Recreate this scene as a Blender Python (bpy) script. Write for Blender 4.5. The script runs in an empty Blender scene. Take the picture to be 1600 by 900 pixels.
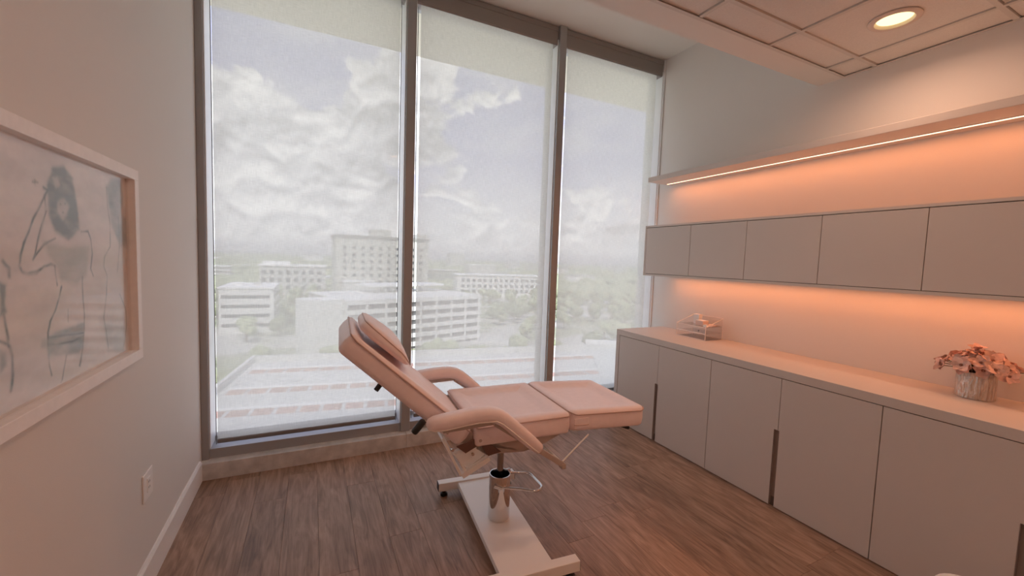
import bpy, bmesh, math, random
import numpy as np
from mathutils import Vector, Matrix, noise as mnoise

# ------------------------------------------------------------------ camera, sky, light, exposure
sc = bpy.context.scene
COL = sc.collection
EYE = 1.57
def camera():
    cd = bpy.data.cameras.new('camera'); co = bpy.data.objects.new('camera', cd); COL.objects.link(co)
    cd.sensor_fit = 'HORIZONTAL'; cd.sensor_width = 36.0
    cd.lens = 36.0 * 644.68 / 1600.0
    cd.clip_start = 0.02; cd.clip_end = 30000
    yaw, pitch, roll = 0.45076419, -0.0691327, 0.03477359
    cy, sy, cp, sp = math.cos(yaw), math.sin(yaw), math.cos(pitch), math.sin(pitch)
    f = Vector((sy*cp, cy*cp, sp)); r = Vector((cy, -sy, 0)); u = r.cross(f)
    cr, sr = math.cos(roll), math.sin(roll)
    r2 = r*cr + u*sr; u2 = -r*sr + u*cr
    M = Matrix((r2, u2, -f)).transposed().to_4x4(); M.translation = (0, 0, EYE)
    co.matrix_world = M
    sc.camera = co
camera()
sc.view_settings.view_transform = 'Standard'
sc.view_settings.look = 'None'
sc.view_settings.gamma = 1.0
sc.view_settings.use_curve_mapping = False
sc.view_settings.exposure = 0.27
sc.cycles.sample_clamp_indirect = 6.0
sc.cycles.max_bounces = 10
sc.cycles.diffuse_bounces = 7
sc.cycles.transparent_max_bounces = 16

SKY = 1.95        # strength of the cloudy sky
SUN = 4.2         # soft sun behind the building, through thin cloud
LED = 1.15         # orange strips
DOWN = 4.2       # warm downlights (W each)

def nd(nt, t, **kw):
    n = nt.nodes.new(t)
    for k, v in kw.items(): setattr(n, k, v)
    return n
def ramp(nt, stops, interp='LINEAR'):
    n = nt.nodes.new('ShaderNodeValToRGB'); cr = n.color_ramp; cr.interpolation = interp
    while len(cr.elements) < len(stops): cr.elements.new(0.5)
    for e, (p, c) in zip(cr.elements, stops):
        e.position = p; e.color = (c, c, c, 1) if not hasattr(c, '__len__') else (*c, 1)
    return n
def math_n(nt, op, a, b=None, c=None, clamp=False):
    n = nt.nodes.new('ShaderNodeMath'); n.operation = op; n.use_clamp = clamp
    for i, v in enumerate((a, b, c)):
        if v is None: continue
        if isinstance(v, (int, float)): n.inputs[i].default_value = v
        else: nt.links.new(v, n.inputs[i])
    return n.outputs[0]
def mixc(nt, fac, a, b, bt='MIX'):
    n = nt.nodes.new('ShaderNodeMix'); n.data_type = 'RGBA'; n.blend_type = bt
    for i, v in ((0, fac), (6, a), (7, b)):
        if isinstance(v, (int, float)): n.inputs[i].default_value = v
        elif isinstance(v, tuple): n.inputs[i].default_value = (*v, 1) if len(v) == 3 else v
        else: nt.links.new(v, n.inputs[i])
    return n.outputs[2]

def world():
    w = bpy.data.worlds.new('sky'); sc.world = w; w.use_nodes = True
    nt = w.node_tree; nt.nodes.clear(); L = nt.links.new
    tc = nd(nt, 'ShaderNodeTexCoord'); vec = tc.outputs['Generated']
    sx = nd(nt, 'ShaderNodeSeparateXYZ'); L(vec, sx.inputs[0]); z = sx.outputs[2]
    base = ramp(nt, [(0.0, (.80, .82, .84)), (0.06, (.80, .82, .87)), (0.25, (.43, .45, .66)), (1.0, (.34, .42, .68))]); L(z, base.inputs[0])
    def clouds(shift, scale, detail, rough, sq):
        m = nd(nt, 'ShaderNodeMapping'); m.inputs['Location'].default_value = shift; m.inputs['Scale'].default_value = (scale, scale, scale*sq)
        L(vec, m.inputs[0])
        n = nd(nt, 'ShaderNodeTexNoise'); n.inputs['Scale'].default_value = 1.0; n.inputs['Detail'].default_value = detail
        n.inputs['Roughness'].default_value = rough; n.inputs['Distortion'].default_value = .25; L(m.outputs[0], n.inputs['Vector'])
        return n.outputs[0]
    n1 = clouds((0.0, 0.3, 0.0), 8.5, 6, .56, 1.25)
    n2 = clouds((0.05, 0.3, -0.13), 8.5, 6, .56, 1.25)     # same field shifted: relief of the billows
    n3 = clouds((4.1, 1.3, 2.2), 5.0, 5, .6, 2.8)
    def billow(dz):
        m = nd(nt, 'ShaderNodeMapping'); m.inputs['Location'].default_value = (0, 0, dz); m.inputs['Scale'].default_value = (11, 11, 14); L(vec, m.inputs[0])
        v = nd(nt, 'ShaderNodeTexNoise'); v.noise_type = 'RIDGED_MULTIFRACTAL'; v.normalize = False; v.inputs['Scale'].default_value = 1.0; v.inputs['Detail'].default_value = 3.0; v.inputs['Roughness'].default_value = .42
        v.inputs['Offset'].default_value = .9; v.inputs['Gain'].default_value = 1.2; v.inputs['Distortion'].default_value = .4; L(m.outputs[0], v.inputs['Vector']); return v.outputs[0]
    v1 = billow(0.0); v2 = billow(-.20)
    # cumulus banks: a big one low on the left of the view, a grey one higher up, more near the horizon
    def blob(d, r0, r1):
        v = Vector(d).normalized()
        dp = nd(nt, 'ShaderNodeVectorMath'); dp.operation = 'DOT_PRODUCT'; L(vec, dp.inputs[0]); dp.inputs[1].default_value = v
        mr = nd(nt, 'ShaderNodeMapRange'); mr.interpolation_type = 'SMOOTHSTEP'
        mr.inputs['From Min'].default_value = math.cos(math.radians(r1)); mr.inputs['From Max'].default_value = math.cos(math.radians(r0))
        L(dp.outputs['Value'], mr.inputs['Value']); return mr.outputs[0]
    def dirv(az, el):
        a, e = math.radians(az), math.radians(el); return (math.sin(a)*math.cos(e), math.cos(a)*math.cos(e), math.sin(e))
    bL = blob(dirv(-8, 0), 13, 22); bR = blob(dirv(10.5, 19), 2, 10); bG = blob(dirv(12, 14), 2, 9)
    low = nd(nt, 'ShaderNodeMapRange'); low.interpolation_type = 'SMOOTHSTEP'
    low.inputs['From Min'].default_value = .24; low.inputs['From Max'].default_value = .05; L(z, low.inputs['Value'])
    s = math_n(nt, 'MULTIPLY_ADD', bL, .50, n1)
    s = math_n(nt, 'MULTIPLY_ADD', bR, .30, s)
    s = math_n(nt, 'MULTIPLY_ADD', low.outputs[0], .20, s)
    s = math_n(nt, 'SUBTRACT', s, math_n(nt, 'MULTIPLY_ADD', v1, .09, .06))
    mk = nd(nt, 'ShaderNodeMapRange'); mk.interpolation_type = 'SMOOTHSTEP'
    mk.inputs['From Min'].default_value = .50; mk.inputs['From Max'].default_value = .57; L(s, mk.inputs['Value'])
    thin = nd(nt, 'ShaderNodeMapRange'); thin.interpolation_type = 'SMOOTHSTEP'; thin.inputs['From Min'].default_value = .40; thin.inputs['From Max'].default_value = .68; thin.inputs['To Max'].default_value = .5; L(n3, thin.inputs['Value'])
    rel = math_n(nt, 'MULTIPLY_ADD', math_n(nt, 'SUBTRACT', n1, n2), 4.2, .55)
    rel = math_n(nt, 'MULTIPLY_ADD', math_n(nt, 'SUBTRACT', v2, v1), .5, rel)
    rel = math_n(nt, 'MULTIPLY_ADD', math_n(nt, 'SUBTRACT', n3, .5), .8, rel)
    rel = math_n(nt, 'MULTIPLY_ADD', bG, -.32, rel, True)
    ccol = ramp(nt, [(0.0, (.50, .51, .54)), (.5, (.76, .77, .82)), (1.0, (1.10, 1.10, 1.11))]); L(rel, ccol.inputs[0])
    sky = mixc(nt, thin.outputs[0], base.outputs[0], (.78, .79, .85))
    sky = mixc(nt, mk.outputs[0], sky, ccol.outputs[0])
    hz = nd(nt, 'ShaderNodeMapRange'); hz.inputs['From Min'].default_value = .055; hz.inputs['From Max'].default_value = .0
    hz.inputs['To Max'].default_value = .85; L(z, hz.inputs['Value'])
    sky = mixc(nt, hz.outputs[0], sky, (.82, .825, .85))
    bg = nd(nt, 'ShaderNodeBackground'); bg.inputs[1].default_value = SKY; L(sky, bg.inputs[0])
    out = nd(nt, 'ShaderNodeOutputWorld'); L(bg.outputs[0], out.inputs[0])
world()

sl = bpy.data.lights.new('sun', 'SUN'); sl.energy = SUN; sl.angle = math.radians(25); sl.color = (1, .97, .92)
so = bpy.data.objects.new('sun', sl); COL.objects.link(so)
so.rotation_euler = Vector((0.25, .75, -1.0)).to_track_quat('-Z', 'Y').to_euler()

# ------------------------------------------------------------------ materials
MATS = {}
def mat(name, col, rough=.6, metal=0.0, spec=.5, vary=0.0, vscale=20.0, bump=0.0, bscale=200.0, rnd=0.0, coat=0.0, emit=None, estr=0.0, stretch=None, bdist=.002):
    if name in MATS: return MATS[name]
    m = bpy.data.materials.new(name); m.use_nodes = True; nt = m.node_tree; L = nt.links.new
    b = nt.nodes['Principled BSDF']
    b.inputs['Roughness'].default_value = rough; b.inputs['Metallic'].default_value = metal
    b.inputs['Specular IOR Level'].default_value = spec; b.inputs['Coat Weight'].default_value = coat
    b.inputs['Base Color'].default_value = (*col, 1)
    tc = nd(nt, 'ShaderNodeTexCoord'); src = tc.outputs['Object']
    if stretch:
        mp = nd(nt, 'ShaderNodeMapping'); mp.inputs['Scale'].default_value = stretch; L(src, mp.inputs[0]); src = mp.outputs[0]
    c = None
    if vary:
        n = nd(nt, 'ShaderNodeTexNoise'); n.inputs['Scale'].default_value = vscale; n.inputs['Detail'].default_value = 5; L(src, n.inputs['Vector'])
        r = ramp(nt, [(.25, tuple(max(0, x*(1-vary)) for x in col)), (.75, tuple(min(1, x*(1+vary)) for x in col))]); L(n.outputs[0], r.inputs[0]); c = r.outputs[0]
    if rnd:
        oi = nd(nt, 'ShaderNodeObjectInfo'); v = math_n(nt, 'MULTIPLY_ADD', oi.outputs['Random'], 2*rnd, 1-rnd)
        hs = nd(nt, 'ShaderNodeHueSaturation'); L(v, hs.inputs['Value'])
        if c is None: hs.inputs['Color'].default_value = (*col, 1)
        else: L(c, hs.inputs['Color'])
        c = hs.outputs[0]
    if c is not None: L(c, b.inputs['Base Color'])
    if bump:
        n = nd(nt, 'ShaderNodeTexNoise'); n.inputs['Scale'].default_value = bscale; n.inputs['Detail'].default_value = 3; L(src, n.inputs['Vector'])
        bp = nd(nt, 'ShaderNodeBump'); bp.inputs['Strength'].default_value = bump; bp.inputs['Distance'].default_value = bdist; L(n.outputs[0], bp.inputs['Height']); L(bp.outputs[0], b.inputs['Normal'])
    if emit:
        b.inputs['Emission Color'].default_value = (*emit, 1); b.inputs['Emission Strength'].default_value = estr
    MATS[name] = m; return m

WALL = mat('wall_paint', (.78, .745, .71), .75, bump=.25, bscale=260)
CEIL = mat('ceiling_paint', (.78, .74, .69), .85)
TILE = mat('ceiling_tile', (.76, .71, .66), .95, vary=.05, vscale=160, bump=.5, bscale=240)
TBAR = mat('grid_rail', (.66, .61, .56), .5)
TRIMW = mat('white_trim', (.90, .88, .86), .45)
ALU = mat('window_aluminium', (.37, .37, .372), .45, .15)
ALUD = mat('shade_cassette_metal', (.30, .27, .25), .5, .2)
HEM = mat('shade_hem_metal', (.24, .235, .23), .5, .3)
ALUW = mat('pale_inner_aluminium', (.82, .83, .83), .4)
STONE = mat('sill_stone', (.62, .60, .58), .4, vary=.22, vscale=13, bump=.1, bscale=90)
LAM = mat('taupe_laminate', (.68, .62, .575), .5, bump=.05, bscale=500)
LAMT = mat('worktop_laminate', (.68, .62, .57), .42, bump=.06, bscale=400)
DARKGAP = mat('carcass_gap_shade', (.16, .13, .115), .7)  # carcass coloured dark to put shade into the door gaps and toe line
PULL = mat('finger_pull_channel', (.36, .30, .27), .45)
VINYL = mat('blush_vinyl', (.91, .77, .765), .42, vary=.03, vscale=30, bump=.18, bscale=330)
PIPEL = mat('pale_piping', (.93, .84, .79), .45)
PIPE = mat('blush_piping', (.58, .41, .36), .45)
STEELW = mat('white_powder_coated_steel', (.90, .88, .86), .38)
TAUPE = mat('taupe_underside', (.50, .41, .36), .55)
BROWN = mat('hollow_shadow_brown', (.16, .085, .065), .5)  # dark brown painted as the shadow in the hollow under the seat
CHROME = mat('chrome', (.78, .77, .76), .08, 1.0)
CHROMED = mat('dark_chrome', (.38, .37, .37), .15, 1.0)
BLACK = mat('black_plastic', (.015, .015, .015), .45)
PLASTW = mat('white_plastic', (.92, .90, .88), .4)
FRAMEW = mat('white_wood_frame', (.93, .89, .87), .5, vary=.03, vscale=40)
SILVER = mat('hammered_silver', (.66, .60, .55), .33, 1.0, vary=.25, vscale=45, bump=1.0, bscale=70, stretch=(1, 1, .3), bdist=.02)
PETAL = mat('dusty_pink_petal', (.76, .52, .45), .7, vary=.18, vscale=60, rnd=.3)
PETALC = mat('flower_centre', (.30, .15, .11), .8)
STEM = mat('flower_stem', (.12, .11, .06), .8)
SOIL = mat('dark_foam', (.05, .035, .03), .9)
CONC = mat('pale_concrete', (.66, .66, .62), .85, vary=.10, vscale=.25)
SOFF = mat('beige_soffit', (.68, .65, .55), .9, vary=.04, vscale=3)

def wood():
    m = bpy.data.materials.new('oak_vinyl_plank'); m.use_nodes = True; nt = m.node_tree; L = nt.links.new; b = nt.nodes['Principled BSDF']
    tc = nd(nt, 'ShaderNodeTexCoord'); oi = nd(nt, 'ShaderNodeObjectInfo')
    off = nd(nt, 'ShaderNodeCombineXYZ'); L(math_n(nt, 'MULTIPLY', oi.outputs['Random'], 37.0), off.inputs[0]); L(math_n(nt, 'MULTIPLY', oi.outputs['Random'], 91.0), off.inputs[1])
    va = nd(nt, 'ShaderNodeVectorMath'); L(tc.outputs['Object'], va.inputs[0]); L(off.outputs[0], va.inputs[1])
    def nz(scale, detail, dist):
        mp = nd(nt, 'ShaderNodeMapping'); mp.inputs['Scale'].default_value = scale; L(va.outputs[0], mp.inputs[0])
        n = nd(nt, 'ShaderNodeTexNoise'); n.inputs['Scale'].default_value = 1; n.inputs['Detail'].default_value = detail; n.inputs['Distortion'].default_value = dist; L(mp.outputs[0], n.inputs['Vector']); return n.outputs[0]
    g1 = nz((15, 2.2, 1), 6, 2.6); g2 = nz((120, 4.0, 1), 4, .4); g3 = nz((7, 1.5, 1), 3, 1.2)
    s = math_n(nt, 'ADD', math_n(nt, 'MULTIPLY', g1, .50), math_n(nt, 'ADD', math_n(nt, 'MULTIPLY', g2, .25), math_n(nt, 'MULTIPLY', g3, .25)))
    r = ramp(nt, [(.30, (.135, .076, .050)), (.45, (.280, .172, .117)), (.56, (.395, .252, .177)), (.72, (.52, .350, .254))]); L(s, r.inputs[0])
    hs = nd(nt, 'ShaderNodeHueSaturation'); L(math_n(nt, 'MULTIPLY_ADD', oi.outputs['Random'], .16, .92), hs.inputs['Value']); L(r.outputs[0], hs.inputs['Color'])
    L(hs.outputs[0], b.inputs['Base Color'])
    b.inputs['Roughness'].default_value = .42
    bp = nd(nt, 'ShaderNodeBump'); bp.inputs['Strength'].default_value = .12; bp.inputs['Distance'].default_value = .001; L(g2, bp.inputs['Height']); L(bp.outputs[0], b.inputs['Normal'])
    return m
WOOD = wood()

def shade_fabric():
    m = bpy.data.materials.new('solar_screen_fabric'); m.use_nodes = True; nt = m.node_tree; L = nt.links.new; nt.nodes.clear()
    tc = nd(nt, 'ShaderNodeTexCoord')
    def nz(scale):
        mp = nd(nt, 'ShaderNodeMapping'); mp.inputs['Scale'].default_value = scale; L(tc.outputs['Object'], mp.inputs[0])
        n = nd(nt, 'ShaderNodeTexNoise'); n.inputs['Scale'].default_value = 1; n.inputs['Detail'].default_value = 2; L(mp.outputs[0], n.inputs['Vector']); return n.outputs[0]
    w = math_n(nt, 'ADD', math_n(nt, 'MULTIPLY', nz((330, 1, 16)), .5), math_n(nt, 'MULTIPLY', nz((22, 1, 360)), .5))
    v = math_n(nt, 'MULTIPLY_ADD', math_n(nt, 'SUBTRACT', w, .5), .9, 1.0)
    hs = nd(nt, 'ShaderNodeHueSaturation'); hs.inputs['Color'].default_value = (.60, .585, .53, 1); L(v, hs.inputs['Value'])
    tr = nd(nt, 'ShaderNodeBsdfTransparent')
    tl = nd(nt, 'ShaderNodeBsdfTranslucent'); L(hs.outputs[0], tl.inputs[0])
    df = nd(nt, 'ShaderNodeBsdfDiffuse'); df.inputs[0].default_value = (.62, .60, .55, 1)
    a = nd(nt, 'ShaderNodeMixShader'); a.inputs[0].default_value = .25; L(tl.outputs[0], a.inputs[1]); L(df.outputs[0], a.inputs[2])
    o = nd(nt, 'ShaderNodeMixShader'); o.inputs[0].default_value = .83
    L(tr.outputs[0], o.inputs[1]); L(a.outputs[0], o.inputs[2])
    out = nd(nt, 'ShaderNodeOutputMaterial'); L(o.outputs[0], out.inputs[0]); return m
FABRIC = shade_fabric()

def clear_glass(name, tint=(1, 1, 1), ior=1.45, extra=0.0, rough=0.02):
    m = bpy.data.materials.new(name); m.use_nodes = True; nt = m.node_tree; L = nt.links.new; nt.nodes.clear()
    tr = nd(nt, 'ShaderNodeBsdfTransparent'); tr.inputs[0].default_value = (*tint, 1)
    gl = nd(nt, 'ShaderNodeBsdfGlossy'); gl.inputs['Roughness'].default_value = rough
    fr = nd(nt, 'ShaderNodeFresnel'); ge = nd(nt, 'ShaderNodeNewGeometry')
    L(math_n(nt, 'MULTIPLY_ADD', ge.outputs['Backfacing'], 1/ior-ior, ior), fr.inputs[0])
    f = math_n(nt, 'ADD', fr.outputs[0], extra, clamp=True)
    mx = nd(nt, 'ShaderNodeMixShader'); L(f, mx.inputs[0]); L(tr.outputs[0], mx.inputs[1]); L(gl.outputs[0], mx.inputs[2])
    out = nd(nt, 'ShaderNodeOutputMaterial'); L(mx.outputs[0], out.inputs[0]); return m
GLASS = clear_glass('window_glass', (.97, .97, .97))
PICGLASS = clear_glass('picture_glass', (1, 1, 1), 1.3, 0.0, .04)
ACRYL = clear_glass('clear_acrylic', (.995, .985, .98), 1.3, .02, .05)
ACRYLE = mat('acrylic_edge', (.95, .87, .82), .25, spec=.8)

def emis(name, col, st):
    m = bpy.data.materials.new(name); m.use_nodes = True; nt = m.node_tree; nt.nodes.clear()
    e = nd(nt, 'ShaderNodeEmission'); e.inputs[0].default_value = (*col, 1); e.inputs[1].default_value = st
    out = nd(nt, 'ShaderNodeOutputMaterial'); nt.links.new(e.outputs[0], out.inputs[0]); return m

# ------------------------------------------------------------------ mesh helpers
class B:
    """collects shapes; build() links them as ONE mesh object"""
    def __init__(s): s.v = []; s.f = []
    def add(s, vs, fs):
        o = len(s.v); s.v += [tuple(p) for p in vs]; s.f += [tuple(i+o for i in f) for f in fs]; return s
    def box(s, x0, x1, y0, y1, z0, z1, M=None):
        vs = [Vector(p) for p in ((x0,y0,z0),(x1,y0,z0),(x1,y1,z0),(x0,y1,z0),(x0,y0,z1),(x1,y0,z1),(x1,y1,z1),(x0,y1,z1))]
        if M: vs = [M @ p for p in vs]
        return s.add(vs, [(3,2,1,0),(4,5,6,7),(0,1,5,4),(1,2,6,5),(2,3,7,6),(3,0,4,7)])
    def bbox(s, x0, x1, y0, y1, z0, z1, r=.003, seg=2, M=None):
        bm = bmesh.new(); bmesh.ops.create_cube(bm, size=1)
        for v in bm.verts: v.co = Vector(((x0+x1)/2+v.co.x*(x1-x0), (y0+y1)/2+v.co.y*(y1-y0), (z0+z1)/2+v.co.z*(z1-z0)))
        r = min(r, .49*min(abs(x1-x0), abs(y1-y0), abs(z1-z0)))
        bmesh.ops.bevel(bm, geom=bm.edges[:], offset=r, segments=seg, profile=.5, affect='EDGES')
        if M: bm.transform(M)
        bm.verts.index_update(); s.add([v.co for v in bm.verts], [[v.index for v in f.verts] for f in bm.faces]); bm.free(); return s
    def prism(s, poly, ax, a, b):
        """poly: 2-D outline in the two other axes (in x,y,z order), extruded along ax from a to b"""
        n = len(poly)
        def P(p, t):
            q = list(p); q.insert(ax, t); return q
        vs = [P(p, a) for p in poly] + [P(p, b) for p in poly]
        return s.add(vs, [tuple(range(n-1, -1, -1)), tuple(range(n, 2*n))] + [(i, (i+1) % n, n+(i+1) % n, n+i) for i in range(n)])
    def lathe(s, prof, c=(0, 0, 0), n=32, M=None, closed=False):
        vs = []; fs = []
        for r, z in prof:
            for k in range(n):
                a = 2*math.pi*k/n; p = Vector((c[0]+r*math.cos(a), c[1]+r*math.sin(a), c[2]+z)); vs.append(M @ p if M else p)
        m = len(prof)
        for i in range(m-1 if not closed else m):
            j = (i+1) % m
            for k in range(n): fs.append((i*n+k, i*n+(k+1) % n, j*n+(k+1) % n, j*n+k))
        if not closed:
            if prof[0][0] > 1e-5: fs.append(tuple(range(n-1, -1, -1)))
            if prof[-1][0] > 1e-5: fs.append(tuple((m-1)*n+k for k in range(n)))
        return s.add(vs, fs)
    def tube(s, pts, r, n=10, closed=False, cap=True):
        pts = [Vector(p) for p in pts]; m = len(pts); rs = r if hasattr(r, '__len__') else [r]*m
        vs = []; ref = None
        for i, p in enumerate(pts):
            a = pts[(i-1) % m] if (closed or i) else p; b = pts[(i+1) % m] if (closed or i < m-1) else p
            t = (b-a).normalized()
            if ref is None:
                ref = t.cross(Vector((0, 0, 1)));
                if ref.length < .1: ref = t.cross(Vector((0, 1, 0)))
            ref = (ref - t*ref.dot(t)).normalized(); w = t.cross(ref)
            for k in range(n):
                an = 2*math.pi*k/n; vs.append(p + (ref*math.cos(an)+w*math.sin(an))*rs[i])
        fs = []
        for i in range(m if closed else m-1):
            j = (i+1) % m
            for k in range(n): fs.append((i*n+k, i*n+(k+1) % n, j*n+(k+1) % n, j*n+k))
        if cap and not closed: fs += [tuple(range(n-1, -1, -1)), tuple((m-1)*n+k for k in range(n))]
        return s.add(vs, fs)
    def loft(s, rings, cap=True):
        n = len(rings[0]); vs = [p for r in rings for p in r]; fs = []
        for i in range(len(rings)-1):
            for k in range(n): fs.append((i*n+k, i*n+(k+1) % n, (i+1)*n+(k+1) % n, (i+1)*n+k))
        if cap: fs += [tuple(range(n-1, -1, -1)), tuple((len(rings)-1)*n+k for k in range(n))]
        return s.add(vs, fs)
    def build(s, name, m, parent=None, smooth=None, world=False):
        vs = s.v
        if world and parent is not None:
            inv = ORIG.get(parent.name, Matrix()).inverted(); vs = [inv @ Vector(p) for p in vs]
        me = bpy.data.meshes.new(name); me.from_pydata([tuple(p) for p in vs], [], s.f)
        bm = bmesh.new(); bm.from_mesh(me); bmesh.ops.recalc_face_normals(bm, faces=bm.faces); bm.to_mesh(me); bm.free()
        me.materials.append(m)
        if smooth is not None:
            me.polygons.foreach_set('use_smooth', [True]*len(me.polygons)); me.update()
            try: me.set_sharp_from_angle(angle=math.radians(smooth))
            except Exception: pass
        o = bpy.data.objects.new(name, me); COL.objects.link(o)
        if parent is not None: o.parent = parent
        return o
ORIG = {}
def tag(o, label=None, cat=None, group=None, kind=None):
    if label: o['label'] = label
    if cat: o['category'] = cat
    if group: o['group'] = group
    if kind: o['kind'] = kind
    return o
def thing(name, loc, rz=0.0, label=None, cat=None, group=None, kind=None):
    o = bpy.data.objects.new(name, None); COL.objects.link(o); o.location = loc; o.rotation_euler = (0, 0, rz); o.empty_display_size = .1
    ORIG[o.name] = Matrix.Translation(loc) @ Matrix.Rotation(rz, 4, 'Z')
    return tag(o, label, cat, group, kind)
def bx(name, m, parent, *a, r=.003, world=True, seg=1):
    return B().bbox(*a, r=r, seg=seg).build(name, m, parent, world=world) if r else B().box(*a).build(name, m, parent, world=world)
def struct(name, m, *a, label=None):
    return tag(B().box(*a).build(name, m), label, None, None, 'structure')
def linkcopy(src, loc, rz=None, parent=None):
    c = src.copy(); COL.objects.link(c); c.location = loc
    if rz is not None: c.rotation_euler = (0, 0, rz)
    if parent is not None: c.parent = parent
    return c
def rrect(hx, hy, r, n=6):
    pts = []
    for cx, cy, a0 in ((hx-r, hy-r, 0), (-hx+r, hy-r, 90), (-hx+r, -hy+r, 180), (hx-r, -hy+r, 270)):
        for k in range(n+1):
            a = math.radians(a0+90*k/n); pts.append((cx+r*math.cos(a), cy+r*math.sin(a)))
    return pts
def cushion(hx, hy, t, rp, re, top=None, M=None, n=8, rp_out=None):
    """upholstered slab, plan hx by hy (half sizes), thickness t, top surface at z = top(x, y); returns (B, welt path)"""
    top = top or (lambda x, y: 0.0); rings = []; b = B()
    def ring(inset, zf):
        pts = rrect(hx-inset, hy-inset, max(rp-inset, .004), n); return [Vector((x, y, zf(x, y))) for x, y in pts]
    for k in range(5):
        a = math.radians(90*k/4); rings.append(ring(re*(1-math.sin(a)), lambda x, y, a=a: -t+re*(1-math.cos(a))))
    rings.append(ring(-.003, lambda x, y: -t*.5))
    welt = ring(-.002, lambda x, y: top(x, y)-re*.6)
    for k in range(5):
        a = math.radians(90*k/4); rings.append(ring(re*(1-math.cos(a)), lambda x, y, a=a: top(x, y)-re+re*math.sin(a)))
    m = min(hx, hy)
    for q in (.12, .22, .32, .45, .6, .78, .93): rings.append(ring(re+(m-re)*q, top))
    if M: rings = [[M @ p for p in r] for r in rings]; welt = [M @ p for p in welt]
    b.loft(rings); return b, welt

# ------------------------------------------------------------------ the room
XL, XR, YB, YSILL, YFR = -.688, 3.35, -1.5, 3.315, 3.37
ZC, ZR = 2.92, 3.72
random.seed(4)
fl = struct('floor', mat('floor_screed', (.05, .035, .03), .9), XL, XR, YB, YSILL+.02, -.08, -.012)
def plank_mesh(x0, x1, y0, y1):
    b = B(); c = .0008
    b.loft([[(x0, y0, -.012), (x1, y0, -.012), (x1, y1, -.012), (x0, y1, -.012)],
            [(x0, y0, -c), (x1, y0, -c), (x1, y1, -c), (x0, y1, -c)],
            [(x0+c, y0+c, 0), (x1-c, y0+c, 0), (x1-c, y1-c, 0), (x0+c, y1-c, 0)]]); return b
PW, PL = .1795, 1.22
full = None; i = 0; x = XL
while x < 2.95:
    y = YB - random.random()*PL
    while y < YSILL:
        y0, y1 = max(y, YB)+.0004, min(y+PL, YSILL+.02)-.0004
        if y1 - y0 > .03:
            if y1-y0 > PL-.01:
                if full is None:
                    full = plank_mesh(.0004, PW-.0004, 0, PL-.0008).build('plank', WOOD, fl); full.location = (x, y0, 0)
                else: linkcopy(full, (x, y0, 0))
            else:
                o = plank_mesh(.0004, PW-.0004, 0, y1-y0).build('plank', WOOD, fl); o.location = (x, y0, 0)
        y += PL
    x += PW
struct('wall_left', WALL, XL-.12, XL, YB-.12, YFR+.27, -.08, ZR+.12)
struct('wall_right', WALL, XR, XR+.12, YB-.12, YFR+.27, -.08, ZR+.12)
struct('wall_back', WALL, XL, XR, YB-.12, YB, -.08, ZR+.12)
struct('ceiling_recess', CEIL, XL, XR, 1.79, YFR+.27, ZR, ZR+.12, label='smooth raised ceiling pocket above the window shades')
struct('ceiling_bulkhead', CEIL, XL, XR, 1.71, 1.87, ZC, ZR, label='smooth painted bulkhead dropping in front of the window')
ce = struct('ceiling', CEIL, XL, XR, YB, 1.71, ZC+.06, ZC+.12, label='suspended tile ceiling')
# T-bar grid: rails along y at these x, along x at these y, tiles between them
GX = [-.53, .08, .69, 1.295, 1.90, 2.507, 3.117]; GY = [-.92, -.31, .30, .907, 1.515]
gx = [XL]+GX+[XR]; gy = [YB]+GY+[1.71]
for x in GX: bx('grid_rail', TBAR, ce, x-.012, x+.012, YB, 1.71, ZC, ZC+.03, r=0)
for j, y in enumerate(GY):
    for k in range(len(gx)-1):
        bx('grid_rail', TBAR, ce, gx[k]+(.012 if k else 0), gx[k+1]-(.012 if k < len(gx)-2 else 0), y-.012, y+.012, ZC, ZC+.03, r=0)
for a in ((XL, XR, 1.688, 1.71), (XL, XL+.022, YB, 1.688), (XR-.022, XR, YB, 1.688)):
    bx('wall_angle', TBAR, ce, *a, ZC-.002, ZC+.001, r=0)
DLS = [(2.812, 1.211), (.99, 1.211), (2.812, -.615), (.99, -.615)]
tile_cache = {}
for a in range(len(gx)-1):
    for c in range(len(gy)-1):
        x0, x1, y0, y1 = gx[a]+.0135, gx[a+1]-.0135, gy[c]+.0135, gy[c+1]-.0135
        hole = [d for d in DLS if x0 < d[0] < x1 and y0 < d[1] < y1]
        if hole:
            n = 48; cx, cy = hole[0]; R = .088
            inn = [(cx+R*math.cos(2*math.pi*k/n), cy+R*math.sin(2*math.pi*k/n)) for k in range(n)]
            out = []
            for k in range(n):
                ca, sa = math.cos(2*math.pi*k/n), math.sin(2*math.pi*k/n)
                t = min(((x1-cx)/ca if ca > 1e-6 else (x0-cx)/ca if ca < -1e-6 else 9), ((y1-cy)/sa if sa > 1e-6 else (y0-cy)/sa if sa < -1e-6 else 9))
                out.append((cx+ca*t, cy+sa*t))
            b = B(); z0, z1 = ZC+.008, ZC+.024
            vs = [(*p, z) for z in (z0, z1) for L in (inn, out) for p in L]
            fs = []
            for k in range(n):
                k2 = (k+1) % n
                fs += [(k, k2, n+k2, n+k), (2*n+k, 3*n+k, 3*n+k2, 2*n+k2), (k, 2*n+k, 2*n+k2, k2), (n+k, n+k2, 3*n+k2, 3*n+k)]
            b.add(vs, fs).build('ceiling_tile', TILE, ce)
            continue
        key = (round(x1-x0, 3), round(y1-y0, 3))
        if key in tile_cache: linkcopy(tile_cache[key], (x0, y0, 0))
        else:
            o = B().bbox(0, x1-x0, 0, y1-y0, ZC+.008, ZC+.024, r=.004, seg=1).build('ceiling_tile', TILE, ce); o.location = (x0, y0, 0); tile_cache[key] = o
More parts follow.
